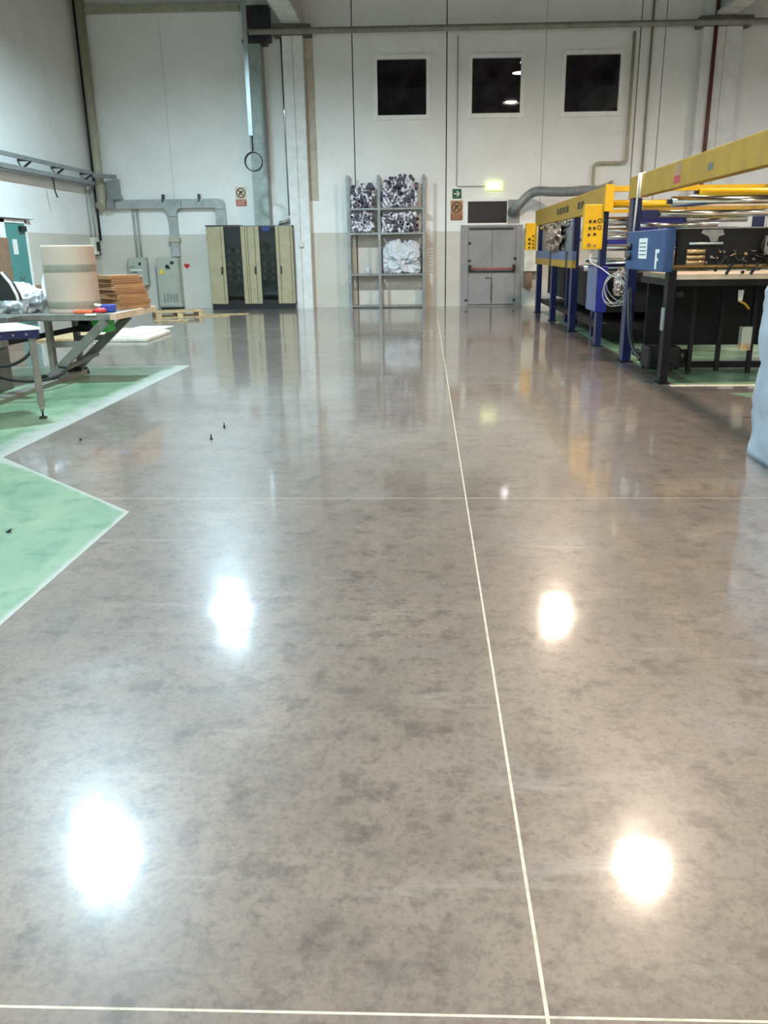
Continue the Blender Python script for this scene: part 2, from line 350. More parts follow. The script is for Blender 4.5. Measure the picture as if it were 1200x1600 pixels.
# pillars, beams
pl = structure(bx(-3.79, 23.86, 0, -3.25, YB, ZC).build('trim_1', 'pillar', origin=(-3.5, YB, 0)), 'white concrete pillar beside the beige cabinets')
MB().box(-4.0, 23.7, 6.90, -3.02, YB, 7.14).build('capital', 'beam_dark', pl, bevel=.02)
bx(-3.53, 23.852, 0, -3.51, 23.862, 6.9).build('pillar_groove', 'beige_strip', pl)
pr = structure(bx(7.1, 23.86, 0, 8.08, YB, ZC).build('trim_2', 'pillar', origin=(7.6, YB, 0)), 'pale concrete pillar behind the yellow machine')
MB().box(6.95, 23.7, 6.92, 8.3, YB, 7.14).build('capital', 'beam_dark', pr, bevel=.02)
bx(7.66, 23.852, 0, 7.68, 23.862, 6.9).build('pillar_groove', 'beige_strip', pr)
structure(bx(-3.245, YB - .03, 2.9, -3.02, YB, 6.95).build('trim_3', 'beige_strip', origin=(-3.1, YB, 2.9)))
structure(MB().box(-3.74, YF, 7.15, -3.24, 23.86, 7.24)  .box(-3.6, YF, 7.24, -3.42, 23.86, ZC).build('trim_4', 'beam_white', origin=(-3.5, 7, 7.28)), 'white roof beam running to the left pillar')
structure(MB().box(7.36, YF, 7.15, 7.86, 23.86, 7.24).box(7.5, YF, 7.24, 7.7, 23.86, ZC).build('trim_5', 'beam_white', origin=(7.6, 7, 7.28)), 'white roof beam running to the right pillar')
for y in (-4, 4, 12, 20): structure(MB().box(XL, y - .12, 7.75, XR, y + .12, ZC).build('trim_%d' % (6 + (y + 4) // 8), 'beam_dark', origin=(0, y, 7.75)))

# ================================================================== LAMPS
def high_bay(x, y, mat, label, lr=.28):
    t = thing('high_bay_lamp', label, 'lamp', (x, y, LAMP_Z), 'high bay lamps hanging from the roof')
    MB().lathe((x, y, LAMP_Z), [(.315, -.05), (.325, -.04), (.27, .14), (.17, .3), (.10, .36), (.09, .35), (.16, .29), (.255, .14), (.305, -.02), (.315, -.05)], 28).build('shade', 'galv', t)
    MB().lathe((x, y, LAMP_Z), [(.0005, -.045), (lr * .4, -.04), (lr * .7, -.025), (lr * .9, -.005), (lr, .015)][::-1], 28).build('lit_lens', mat, t)
    MB().lathe((x, y, LAMP_Z + .36), [(.001, 0), (.11, 0), (.11, .22), (.05, .26), (.001, .26)], 20).build('ballast_housing', 'dark_metal', t)
    cyl((x, y, LAMP_Z + .6), (x, y, ZC), .012, 8).build('hanger', 'steel', t)
for y, far in ((17.0, 'farthest row'), (9.2, 'second row'), (1.3, 'row above the camera'), (-6.5, 'rearmost row')):
    high_bay(-4.5, y, 'lamp_cool', 'cool white high bay lamp on the left, ' + far, .275)
    high_bay(2.93, y, 'lamp_warm', 'warm white high bay lamp over the aisle joint, ' + far, .22)
    high_bay(10.4, y, 'lamp_neutral', 'neutral white high bay lamp over the right side, ' + far, .25)
t = thing('pendant_lamp', 'small lit pendant lamp behind the middle upper window', 'lamp', (2.82, 27.5, 6.6))
MB().lathe((2.82, 27.5, 6.6), [(.24, 0), (.22, .1), (.1, .22), (.03, .26)], 20).build('shade', 'galv', t)
MB().lathe((2.82, 27.5, 6.6), [(.0005, .005), (.235, .005)], 20).build('lit_lens', 'lamp_office', t)
cyl((2.82, 27.5, 6.85), (2.82, 27.5, 8.2), .01, 6).build('hanger', 'steel', t)

# ================================================================== PIPES AND CABLE WAYS
tag(MB().tube([(-4.6, 23.7, 6.97), (XR - .1, 23.7, 6.99)], .075, 12).build('steel_pipe', 'pipe_grey'), 'long grey horizontal pipe along the top of the back wall', 'pipe')
tag(cyl((7.39, 23.8, .3), (7.39, 23.8, ZC), .05, 10).build('fire_pipe', 'red_pipe'), 'dark red vertical pipe on the right pillar', 'pipe')
t = tag(MB().tube([(5.4, 24.1, 6.9)] + arc((5.3, 24.1, 3.85), .1, 0, -math.pi / 2, 4) + arc((4.66, 24.1, 3.63), .12, math.pi / 2, math.pi, 4) + arc((4.66, 24.1, 3.25), .12, math.pi, 1.5 * math.pi, 4) + [(4.95, 24.1, 3.22), (5.05, 24.1, 3.3), (5.1, 24.1, 3.0)], .042, 10).build('wall_pipe', 'pipe_beige'), 'beige bent wall pipe right of the upper windows', 'pipe')
tag(MB().tube([(.82, 24.17, 6.9), (.82, 24.17, 3.25), (.86, 24.17, 3.21), (1.6, 24.17, 3.21)], .013, 6).build('conduit', 'conduit'), 'thin conduit leading down to the lit exit sign', 'conduit')
tag(MB().tube([(5.86, 24.15, 2.0), (5.86, 24.15, 7.9)], .03, 8).build('conduit', 'pipe_grey'), 'grey vertical conduit between two right wall joints', 'conduit')
# flexible corrugated duct
pp_ = smooth_path([(2.36, 24.15, 2.52), (2.46, 23.9, 2.62), (2.72, 23.75, 2.9), (2.95, 23.6, 3.02), (3.3, 23.3, 2.99), (3.7, 22.9, 2.96), (4.1, 22.4, 2.95), (4.4, 21.8, 2.85)], 14)
tag(MB().tube(pp_, .12, 14, rad=[.115 + .012 * (i % 2) for i in range(len(pp_))]).build('flexible_duct', 'tray_grey'), 'grey corrugated flexible duct from above the door to the machine', 'duct')
# down pipe in the left corner
t = thing('down_pipe', 'beige downpipe in the left back corner', 'pipe', (-9.08, 24.0, 2.8))
MB().tube([(-9.08, 24.0, ZC), (-9.08, 24.0, 3.0)] + [(-9.08, 24.0 - .0, 2.86)], .115, 16).build('pipe', 'pipe_beige', t)
MB().tube([(-9.08, 24.0, 3.35), (-9.08, 24.0, 2.95), (-9.09, 23.97, 2.85), (-9.1, 23.9, 2.8)], .13, 14).build('elbow', 'pipe_beige', t)
tag(cyl((-9.27, 24.1, 1.9), (-9.27, 24.1, ZC), .035, 8).build('corner_conduit', 'dark_metal'), 'dark thin conduit in the left back corner', 'conduit')
tag(bx(-9.2, 24.02, 7.55, -4.9, 24.16, 7.72).build('eaves_channel', 'pipe_beige'), 'beige channel along the top left of the back wall', 'channel')
# cable tray on left wall
t = thing('cable_tray', 'grey ladder cable tray along the left wall', 'cable tray', (-9.1, 16, 3.33))
bx(-9.06, 8, 3.57, -9.02, 23.5, 3.66).build('tray_rail', 'tray_grey', t)
bx(-9.06, 8, 3.32, -9.02, 23.5, 3.42).build('tray_rail', 'tray_grey', t)
bx(-9.32, 8, 3.30, -9.06, 23.5, 3.33).build('tray_floor', 'tray_grey', t)
for i in range(9):
    y = 9.35 + i * 1.75
    MB().bar((-9.34, y, 3.60), (-9.03, y, 3.60), .05, .05).bar((-9.34, y, 3.36), (-9.03, y, 3.58), .04, .04).build('bracket', 'dark_metal', t)
tag(MB().tube([(-9.04, 20.9, 3.32), (-9.03, 20.92, 3.0), (-9.0, 20.95, 2.86)], .016, 6).build('cable_end', 'rubber'), 'loose black cable end hanging from the cable tray', 'cable')
# trunking on back wall
t = thing('cable_trunking', 'grey metal trunking along the back wall above the electric boxes', 'trunking', (-7.3, 24.1, 1.45))
def tk(*a): return bx(*a).build('duct_length', 'trunk', t, bevel=.006)
tk(-8.72, 24.02, 2.73, -7.42, 24.19, 2.97); tk(-6.86, 24.02, 2.73, -5.96, 24.19, 2.97)
MB().prism_y([(-7.42, 2.97), (-6.86, 2.97), (-6.86, 2.74), (-6.95, 2.72), (-7.02, 2.62), (-7.02, 2.52), (-7.26, 2.52), (-7.26, 2.62), (-7.33, 2.72), (-7.42, 2.74)][::-1], 24.0, 24.19).build('tee_piece', 'galv', t)
tk(-7.25, 24.03, 1.44, -7.03, 24.19, 2.52)
bx(-7.29, 24.0, 1.84, -6.99, 24.19, 1.94).build('collar', 'pipe_beige', t)
MB().prism_y([(-5.96, 2.97), (-5.8, 2.97), (-5.71, 2.94), (-5.66, 2.87), (-5.64, 2.7), (-5.92, 2.7), (-5.93, 2.73), (-5.96, 2.73)][::-1], 24.0, 24.19).build('elbow', 'galv', t)
tk(-5.92, 24.03, 2.262, -5.64, 24.19, 2.70)
MB().prism_y([(-8.72, 2.97), (-8.72, 2.73), (-8.90, 2.73), (-8.92, 2.9), (-8.84, 3.05), (-8.82, 3.45), (-8.56, 3.5), (-8.56, 3.15), (-8.5, 2.97)], 23.9, 24.14).build('riser', 'tray_grey', t)
MB().bar((-9.04, 23.4, 3.56), (-8.6, 23.95, 3.56), .12, .1).build('tray_bend', 'tray_grey', t)
for x in (-7.36, -6.35): bx(x - .02, 24.0, 2.9, x + .02, 24.19, 3.1).build('bracket', 'dark_metal', t)
for x, nm in ((-8.27, 'left'), (-8.15, 'right')):
    tag(cyl((x, 24.13, 1.42), (x, 24.13, 2.73), .028, 10).build('conduit', 'conduit'), nm + ' of two vertical grey conduits above the small electric box', 'conduit', 'conduits to the electric box')
# duct and conduit beside the left pillar, hanging tube
t = thing('sheet_metal_duct', 'grey green vertical duct rising from the beige cabinets', 'duct', (-4.56, 23.9, 2.22))
bx(-4.76, 23.75, 2.243, -4.34, 24.19, 6.72).build('duct_body', 'duct_green', t, bevel=.01)
bx(-4.80, 23.70, 6.72, -4.20, 24.19, 6.80).build('flange', 'dark_metal', t); bx(-4.72, 23.8, 6.80, -4.1, 24.19, 7.6).build('duct_top', 'dark_metal', t)
tag(MB().tube([(-3.83, 24.08, 6.9), (-3.83, 24.08, 2.5)] + arc((-4.0, 24.08, 2.5), .17, 0, -math.pi / 2, 5) + [(-4.12, 24.08, 2.33), (-4.12, 24.08, 2.245)], .042, 10).build('conduit', 'chrome'), 'shiny bent conduit between the duct and the white pillar', 'conduit')
t = thing('cable_drop_tube', 'bright square metal tube hanging from the roof by the pillar', 'tube', (-4.36, 22, 3.95))
bx(-4.42, 21.95, 4.3, -4.32, 22.05, ZC).build('square_tube', 'galv', t); cyl((-4.35, 22, 3.95), (-4.35, 22, 4.3), .02, 8).build('cable', 'black', t)
t = tag(MB().tube(arc((-4.35, 22, 3.71), .22, 0, 2 * math.pi, 28)[:-1], .016, 6, closed=True).tube(arc((-4.34, 22.03, 3.70), .215, 0, 2 * math.pi, 28)[:-1], .012, 6, closed=True).build('cable_coil', 'dark_metal'), 'coiled cable ring hanging below the bright tube', 'cable')
# junction box and its conduits on the left wall
t = thing('junction_box', 'cream junction box with black switch on the left wall', 'switch box', (-9.3, 23.7, 1.5))
bx(XL, 23.5, 1.52, XL + .14, 23.75, 1.98).build('box_body', 'cream_box', t, bevel=.01); bx(XL + .14, 23.6, 1.62, XL + .19, 23.74, 1.86).build('switch', 'black', t); bx(XL, 23.78, 1.5, XL + .12, 23.92, 1.75).build('socket', 'dark_metal', t)
for y in (23.55, 23.84): cyl((XL + .05, y, 1.9), (XL + .05, y, 3.32), .022, 8).build('conduit', 'conduit', t)

# ================================================================== SIGNS
def ring(m_, cx, cz, y, r, wdt, n=28):
    P = []; F = []
    for k in range(n):
        a = 2 * math.pi * k / n
        for rr in (r - wdt / 2, r + wdt / 2):
            for yy in (y, y - .004): P.append((cx + rr * math.cos(a), yy, cz + rr * math.sin(a)))
    for k in range(n):
        a, b_ = 4 * k, 4 * ((k + 1) % n)
        F += [(a + 1, b_ + 1, b_ + 3, a + 3), (a, a + 2, b_ + 2, b_), (a, b_, b_ + 1, a + 1), (a + 2, a + 3, b_ + 3, b_ + 2)]
    m_.add(P, F)
def prohibition(name, x0, z0, x1, z1, plate, lower, label):
    y = YB - .012
    t = thing(name, label, 'sign', ((x0 + x1) / 2, y, z0))
    W, H = x1 - x0, z1 - z0; cx = (x0 + x1) / 2; cz = z1 - W * .52
    bx(x0, y, z0, x1, YB, z1).build('plate', plate, t)
    bx(x0 + .01, y - .003, z0 + .01, x1 - .01, y, z0 + H * .34).build('text_panel', lower, t)
    r_ = MB(); ring(r_, cx, cz, y, W * .38, W * .09); r_.obox((cx, y - .002, cz), (W * .72, .004, W * .08), (0, R(45), 0)); r_.build('prohibition_symbol', 'sign_line', t)
    MB().obox((cx + .01, y - .001, cz + W * .08), (W * .28, .003, W * .16), (0, R(-20), 0)).obox((cx - W * .1, y - .001, cz - W * .08), (W * .12, .003, W * .3), (0, R(30), 0)).build('figure', 'black', t)
    for k in range(3): bx(x0 + W * .12, y - .005, z0 + H * (.08 + .085 * k), x1 - W * (.12 + .1 * (k % 2)), y - .003, z0 + H * (.115 + .085 * k)).build('text_line', plate, t)
prohibition('warning_sign', -5.35, 2.77, -5.04, 3.28, 'sign_cream', 'sign_red', 'cream prohibition sign with red panel left of the duct')
prohibition('warning_sign', .66, 2.33, 1.0, 2.85, 'sign_tan', 'sign_brown', 'tan prohibition sign beside the transom window')
t = thing('direction_sign', 'dark green arrow sign above the tan prohibition sign', 'sign', (.835, YB - .01, 2.9))
bx(.71, YB - .012, 2.9, .96, YB, 3.15).build('plate', 'sign_green', t)
MB().box(.75, YB - .016, 3.01, .86, YB - .012, 3.04).obox((.873, YB - .014, 3.052), (.12, .004, .03), (0, R(45), 0)).obox((.873, YB - .014, 2.998), (.12, .004, .03), (0, R(-45), 0)).build('arrow', 'sign_white', t)
t = thing('exit_sign', 'lit yellow green emergency exit sign above the door', 'sign', (1.85, YB - .1, 3.1))
bx(1.62, YB - .1, 3.10, 2.08, YB, 3.33).build('housing', 'exit_glow', t, bevel=.01); bx(1.70, YB - .105, 3.14, 2.0, YB - .1, 3.29).build('lit_panel', 'exit_white', t)
tag(bx(-3.56, 23.80, 1.66, -3.44, 23.86, 1.80).build('wall_socket', 'cream_box', bevel=.01), 'small cream socket on the white pillar', 'socket')
tag(MB().prism_y([(-6.98, 1.2), (-6.93, 1.26), (-6.89, 1.22), (-6.85, 1.26), (-6.80, 1.2), (-6.89, 1.1)][::-1], YB - .01, YB).build('wall_sticker', 'red'), 'small red sticker on the wall beside the electric cabinet', 'sticker')

# ================================================================== CABINETS ON THE BACK WALL
def cabinet():
    t = thing('electrical_cabinet', 'wide beige electrical cabinet with two dark glazed bays', 'cabinet', (-4.95, 23.9, 0))
    x0, x1, y0, y1, H = -6.11, -3.71, 23.62, YB - .01, 2.24
    bd = MB().box(x0, y1 - .03, .14, x1, y1, H).box(x0, y0 + .02, .14, x0 + .03, y1, H).box(x1 - .03, y0 + .02, .14, x1, y1, H).box(x0, y0 + .02, H - .04, x1, y1, H).box(x0, y0 + .02, .14, x1, y1, .17)
    bd.box(-4.97, y0 + .02, .14, -4.93, y1, H).build('carcass', 'cab_inside', t)
    bx(x0 + .02, y0 + .04, 0, x1 - .02, y1, .14).build('plinth', 'black', t)
    bx(x0 - .03, y0, H, -5.15, y1, H + .02).build('top_cover', 'dark_metal', t)
    def door(a, b_, label=None): return bx(a, y0, .15, b_, y0 + .03, H - .02).build('door', 'cab_beige', t, bevel=.005)
    s = 23.62 / 24.2
    for a, b_ in ((-5.80, -5.42), (-5.38, -5.24)): pass
    dd = [(x0 + .01, -5.72), (-5.71, -5.63), (-5.155, -5.04), (-5.03, -4.98), (-4.97, -4.78), (-4.77, -4.65), (-4.19, -4.10), (-4.09, -3.79), (-3.78, x1 - .01)]
    D = [door(*q) for q in dd]
    for i, x in ((0, -5.74), (4, -4.80), (7, -4.07)):
        MB().box(x - .02, y0 - .03, .96, x + .02, y0, 1.16).box(x - .012, y0 - .045, .98, x + .012, y0 - .03, 1.06).build('handle', 'dark_metal', D[i])
    for a, b_ in ((-5.63, -5.155), (-4.65, -4.19)):
        p_ = bx(a, y0 + .01, .15, b_, y0 + .018, H - .02).build('glass_door', 'cabinet_glass', t)
        bx(a, y0 + .005, .15, a + .02, y0 + .025, H - .02).box(b_ - .02, y0 + .005, .15, b_, y0 + .025, H - .02).box(a, y0 + .005, .15, b_, y0 + .025, .25).box(a, y0 + .005, H - .09, b_, y0 + .025, H - .02).build('door_edge', 'black', p_)
        bx(a - .1, y1 - .2, .3, b_ + .1, y1 - .17, H - .15).build('mounting_plate', 'cab_inside', t)
        for z in (.75, .95, 1.15, 1.5):
            bx(a - .05, y1 - .32, z, b_ + .05, y1 - .2, z + .04).build('component_rail', 'steel', t)
            for k in range(4): bx(a + .02 + k * .12, y1 - .36, z + .04, a + .11 + k * .12, y1 - .2, z + .13 + .02 * (k % 2)).build('component', 'dark_metal' if k % 2 else 'cab_grey', t)
    MB().cyl((-4.5, y1 - .3, 1.72), (-4.5, y1 - .2, 1.72), .09, 14).build('fan', 'black', t)
    bx(-4.55, y0 - .012, 2.10, -4.36, y0 + .008, 2.2).build('blue_label', 'blue_item', t)
cabinet()
t = thing('electric_cabinet', 'pale grey freestanding electric cabinet with yellow sticker', 'cabinet', (-7.4, 24.0, 0))
bx(-7.66, 23.82, .06, -7.04, 24.18, 1.42).build('body', 'cab_grey', t, bevel=.008); bx(-7.64, 23.84, 0, -7.06, 24.18, .06).build('plinth', 'black', t)
dr_ = bx(-7.63, 23.80, .1, -7.07, 23.822, 1.39).build('door', 'cab_grey', t, bevel=.005)
cyl((-7.34, 23.80, 1.18), (-7.34, 23.76, 1.18), .05, 14).build('switch_knob', 'black', dr_); bx(-7.36, 23.755, 1.13, -7.25, 23.77, 1.16).build('switch_lever', 'black', dr_)
bx(-7.25, 23.79, 1.24, -7.15, 23.80, 1.32).build('name_plate', 'dark_metal', dr_)
MB().prism_y([(-7.6, .98), (-7.41, .98), (-7.505, 1.14)], 23.79, 23.80).build('warning_sticker', 'sticker_yellow', dr_)
for k in range(5):
    bx(-7.52 + k * .09, 23.79, .2, -7.47 + k * .09, 23.80, .44).build('vent_slot', 'tray_grey', dr_)
t = thing('control_box', 'small grey wall box with rows of buttons', 'switch box', (-8.25, 24.1, .62))
bx(-8.52, 23.96, .66, -7.99, YB, 1.43).build('body', 'cab_grey', t, bevel=.02)
bx(-8.50, 23.945, .70, -8.02, 23.962, 1.40).build('door', 'cab_grey', t, bevel=.006)
for z, xs in ((1.18, (-8.43, -8.36)), (1.03, (-8.43, -8.38, -8.33, -8.28)), (.88, (-8.42, -8.33, -8.25, -8.17))):
    for x in xs: cyl((x, 23.945, z), (x, 23.925, z), .016, 10).build('button', 'black', t)
for z in (1.07, .92): bx(-8.45, 23.940, z, -8.12, 23.946, z + .035).build('label_strip', 'paper', t)
bx(-8.2, 23.93, 1.22, -8.14, 23.946, 1.3).build('main_switch', 'black', t)

# ================================================================== SHELVING WITH TUBES
t = thing('shelving_unit', 'tall grey steel shelving unit with two bays against the wall', 'shelving', (-1.15, 23.95, 0))
SX = [(-2.20, -2.12), (-1.35, -1.28), (-.12, -.05)]; y0, y1 = 23.70, 24.15
for a, b_ in SX:
    for y in (y0, y1 - .05): bx(a, y, 0, b_, y + .04, 3.5).build('upright', 'tray_grey', t)
for z in (.06, .93, 2.02, 2.66):
    for a, b_ in ((-2.12, -1.35), (-1.28, -.12)): bx(a, y0 - .005, z - .05 if z > .5 else 0.03, b_, y1, z).build('shelf', 'tray_grey', t)
for zlo, zhi in ((.1, .86), (1.0, 1.95)):
    for k in range(9):
        za = zlo + .06 + k * (zhi - zlo - .22) / 9
        for xx in (-2.115, -.125):
            MB().bar((xx, y0 + .05, za + .22), (xx, y1 - .05, za - .04), .008, .045).build('shadow_slat', 'galv', t)  # slats added densely to cast slanted stripes of shadow on the wall
def tube_mesh(name, r, L, k_=0, n=10):
    me = bpy.data.meshes.new(name); P = []; F = []
    for z, rr in ((-L / 2, r), (L / 2, r), (L / 2, r * .78), (-L / 2, r * .78)):
        P += [(rr * math.cos(2 * math.pi * k / n), rr * math.sin(2 * math.pi * k / n), z) for k in range(n)]
    for i in range(4):
        j = (i + 1) % 4
        for k in range(n): F.append((i * n + k, i * n + (k + 1) % n, j * n + (k + 1) % n, j * n + k))
    me.from_pydata(P, [], F); me.materials.append(M['tube_shaded' if k_ in (1, 4) else 'tube_silver']); me.materials.append(M['tube_dark'])
    for i, p in enumerate(me.polygons):
        p.use_smooth = True
        if i // n == 2: p.material_index = 1
    return me
TM = [tube_mesh('foil_tube', r, L, k) for k, (r, L) in enumerate(((.042, .24), (.05, .18), (.036, .30), (.055, .15), (.045, .2)))]
def pile(x0, x1, z0, z1, label, group, heap=0):
    nx = int((x1 - x0) / .112); nz = int((z1 - z0) / .096)
    for i in range(nx):
        top = nz + (heap if 0 < i < nx - 1 else 0) + (1 if heap and random.random() < .4 else 0)
        for j in range(top):
            o = bpy.data.objects.new('foil_tube', random.choice(TM)); C.objects.link(o)
            o.location = (x0 + .05 + (i + .5 * (j % 2) * .8) * (x1 - x0 - .12) / nx + random.uniform(-.015, .015), y0 + .13 + random.uniform(-.05, .03), z0 + .065 + j * .096 + random.uniform(-.012, .012))
            o.rotation_euler = (R(random.choice((90, 90, 60, 120, 35, 20, 150))) + random.uniform(-.2, .2), 0, random.uniform(-1.2, 1.2))
            tag(o, label, 'tube', group)
pile(-2.09, -1.38, 2.675, 3.30, 'short silver tube in the upper left shelf pile', 'tubes on upper left shelf', 0)
pile(-1.25, -.16, 2.675, 3.30, 'short silver tube in the upper right shelf pile', 'tubes on upper right shelf', 1)
pile(-2.09, -1.38, 2.035, 2.52, 'short silver tube in the lower left shelf pile', 'tubes on lower left shelf')
pile(-1.25, -.16, 2.035, 2.52, 'short silver tube in the lower right shelf pile', 'tubes on lower right shelf')
def crumple(name, mat, c_, size, label, cat, seed=0, amp=.35, freq=2.2, sub=4, flat=True, ridge=True, clampx=0):
    bm = bmesh.new(); bmesh.ops.create_icosphere(bm, subdivisions=sub, radius=1)
    for v_ in bm.verts:
        p = v_.co.copy(); d = noise.fractal(p * freq + Vector((seed * 7.1, seed * 3.3, seed)), .9, 2.2, 5)
        if ridge: d = -abs(d) * 1.3 + .25
        v_.co = p * (1 + amp * d)
        v_.co = Vector((v_.co.x * size[0] / 2, v_.co.y * size[1] / 2, v_.co.z * size[2] / 2))
        if clampx: v_.co.x = max(-clampx, min(clampx, v_.co.x))
        if flat and v_.co.z < -size[2] * .38: v_.co.z = -size[2] * .38
    lo = min(v_.co.z for v_ in bm.verts)
    for v_ in bm.verts: v_.co.z -= lo
    me = bpy.data.meshes.new(name); bm.to_mesh(me); bm.free(); me.materials.append(M[mat])
    for p in me.polygons: p.use_smooth = True
    o = bpy.data.objects.new(name, me); C.objects.link(o); o.location = c_; ORG[o.name] = Vector(c_)
    return tag(o, label, cat) if label else o
crumple('plastic_film_heap', 'film', (-.70, 23.92, .932), (1.16, .44, .98), 'crumpled clear white plastic film on the middle shelf', 'plastic film', 3, .8, 1.15, 6, clampx=.53)
crumple('plastic_scrap', 'film', (-1.66, 23.9, .932), (.14, .14, .2), 'small white plastic scrap on the left middle shelf', 'plastic scrap', 5)

# ================================================================== LEFT WORK AREA
# lift table
t = thing('lift_table', 'grey steel work table on diagonal struts carrying a paper roll', 'table', (-4.5, 10.6, 0))
MB().prism([(-4.92, 9.98), (-3.84, 10.06), (-3.80, 11.5), (-6.2, 11.5), (-6.2, 9.98)], .77, .85).build('table_top', 'table_steel', t, bevel=.008)
MB().prism([(-3.86, 10.035), (-3.80, 10.09), (-3.76, 11.5), (-3.80, 11.5)], .775, .852).build('edge_strip', 'tray_board', t)
MB().prism([(-6.2, 9.68), (-4.98, 9.72), (-4.93, 9.97), (-6.2, 9.97)], .775, .84).build('side_leaf', 'steel', t, bevel=.006)
for y, nm in ((10.07, 'front'), (10.87, 'rear')):
    MB().bar((-4.74, y, .05), (-3.93, y, .765), .05, .10).build('strut', 'table_steel', t)
    MB().bar((-4.66, y + .02, .05), (-4.66, y + .02, .77), .06, .10).build('post', 'table_steel', t)
    MB().bar((-4.66, y, .48), (-4.26, y, .49), .03, .07).build('rail', 'table_steel', t)
MB().bar((-4.55, 10.07, .17), (-4.40, 10.87, .28), .04, .05).build('cross_tie', 'table_steel', t)
MB().bar((-4.62, 10.87, .60), (-4.10, 10.87, .61), .03, .08).build('rail', 'dark_metal', t)
bx(-4.76, 7.9, 0, -4.60, 10.95, .055).build('base_rail', 'table_steel', t, bevel=.005)
MB().bar((-4.4, 10.6, .65), (-5.1, 9.9, .53), .05, .06).cyl((-4.44, 10.5, .67), (-4.3, 10.5, .67), .07, 14).build('lift_cylinder', 'black_metal', t)
for y in (10.07, 10.87): cyl((-4.82, y, .06), (-4.64, y, .06), .055, 12).build('pivot', 'black_metal', t)
cyl((-4.62, 10.96, 0), (-4.62, 10.96, .09), .04, 10, r2=.02).build('foot', 'dark_metal', t)
bx(-4.15, 10.0, .835, -4.02, 10.045, .853).build('catch', 'paper', t)
tag(bx(-4.22, 10.35, .60, -4.02, 10.60, .768).build('green_crate', 'green_box', bevel=.01), 'bright green box fixed under the work table', 'box')
# paper roll
t = thing('paper_roll', 'large upright cream paper roll on the work table', 'roll', (-4.44, 10.42, .85))
MB().lathe((-4.44, 10.42, .85), [(.06, .0), (.30, .0), (.306, .001), (.312, .010), (.312, .02), (.312, .4), (.312, .78), (.312, .792), (.306, .799), (.30, .80), (.06, .80), (.06, .79), (.06, .01), (.06, 0)], 40).build('paper', 'paper_roll', t)
MB().lathe((-4.44, 10.42, .85), [(.3135, .49), (.3145, .50), (.3145, .565), (.3135, .575)], 40).build('band', 'roll_band', t)
MB().lathe((-4.44, 10.42, .85), [(.3135, .06), (.3145, .07), (.3145, .13), (.3135, .14)], 40).build('band', 'roll_band', t)
# cardboard
zz_ = .85
for k in range(7):
    h = .05 + .012 * ((k * 5) % 3)
    if zz_ + h > 1.28: h = 1.28 - zz_
    dx = (.0, .012, -.01, -.012, -.03, -.045, -.06)[k]; rz = R(-38) + (-.04, -.02, .05, -.03, .02, .06, .0)[k]
    wd = .52 - .022 * k
    mb_ = MB(); n_ = 3
    for q in range(n_): mb_.obox((-4.06 + dx + .006 * (q % 2), 11.12 + .004 * q, zz_ + h * (q + .5) / n_), (wd, .46, h / n_ - .003), (0, 0, rz))
    o = mb_.build('cardboard_bundle', 'cardboard' if k % 2 else 'cardboard_edge')
    tag(o, 'flat brown cardboard bundle, ' + ('bottom of the stack on the table', 'second from the bottom of the stack', 'third from the bottom of the stack', 'middle of the stack on the table', 'third from the top of the stack', 'second from the top of the stack', 'topmost of the stack on the table')[k], 'cardboard', 'cardboard stack on the work table')
    zz_ += h + .001
# small things on the table
tag(MB().lathe((-4.02, 10.17, .86), [(.001, 0), (.07, 0), (.075, .03), (.05, .05), (.001, .05)], 16).build('tape_roll', 'red', origin=(-4.02, 10.17, .855)), 'red roll of tape beside the paper roll', 'tape')
tag(MB().obox((-4.2, 10.1, .872), (.22, .10, .035), (0, 0, .1)).build('hand_tool', 'orange', bevel=.008), 'orange hand tool in front of the paper roll', 'tool')
tag(MB().obox((-3.98, 10.33, .9), (.18, .12, .09), (0, 0, .3)).build('small_packet', 'blue_item', bevel=.015), 'small dark blue packet by the cardboard stack', 'packet')
tag(MB().obox((-4.08, 10.27, .94), (.09, .06, .03), (0, .2, .5)).build('small_packet', 'paper', bevel=.008), 'small white packet on the blue packet', 'packet')
crumple('plastic_sheet', 'film', (-5.08, 10.35, .85), (.56, .4, .40), 'white crumpled plastic sheet left of the paper roll', 'plastic sheet', 9, .6, 1.3, 5)
o = MB()
for i in range(13):
    a = R(100 + i * 13)
    for zc in (0,): pass
prof = [(-4.74 + .28 * math.cos(R(110 + i * 10)), 11.05 + .1 * math.sin(R(110 + i * 10)), 1.17 + .32 * math.sin(R(110 + i * 10))) for i in range(15)]
P = [(x, y - .2, z) for x, y, z in prof] + [(x, y + .25, z + .02) for x, y, z in prof]
o.add(P, [(i, i + 1, 15 + i + 1, 15 + i) for i in range(14)], True)
o = o.build('curled_sheet', 'film'); so = o.modifiers.new('thick', 'SOLIDIFY'); so.thickness = .006
tag(o, 'white curled plastic sheet standing behind the paper roll', 'plastic sheet')
tag(MB().prism_y([(-5.28, 1.16), (-5.12, 1.16), (-5.12, 1.12), (-5.15, 1.0), (-5.16, .86), (-5.24, .86), (-5.25, 1.0), (-5.28, 1.1)][::-1], 11.2, 11.3).build('wooden_block', 'brown', bevel=.006), 'brown wooden block standing at the back of the table', 'block')
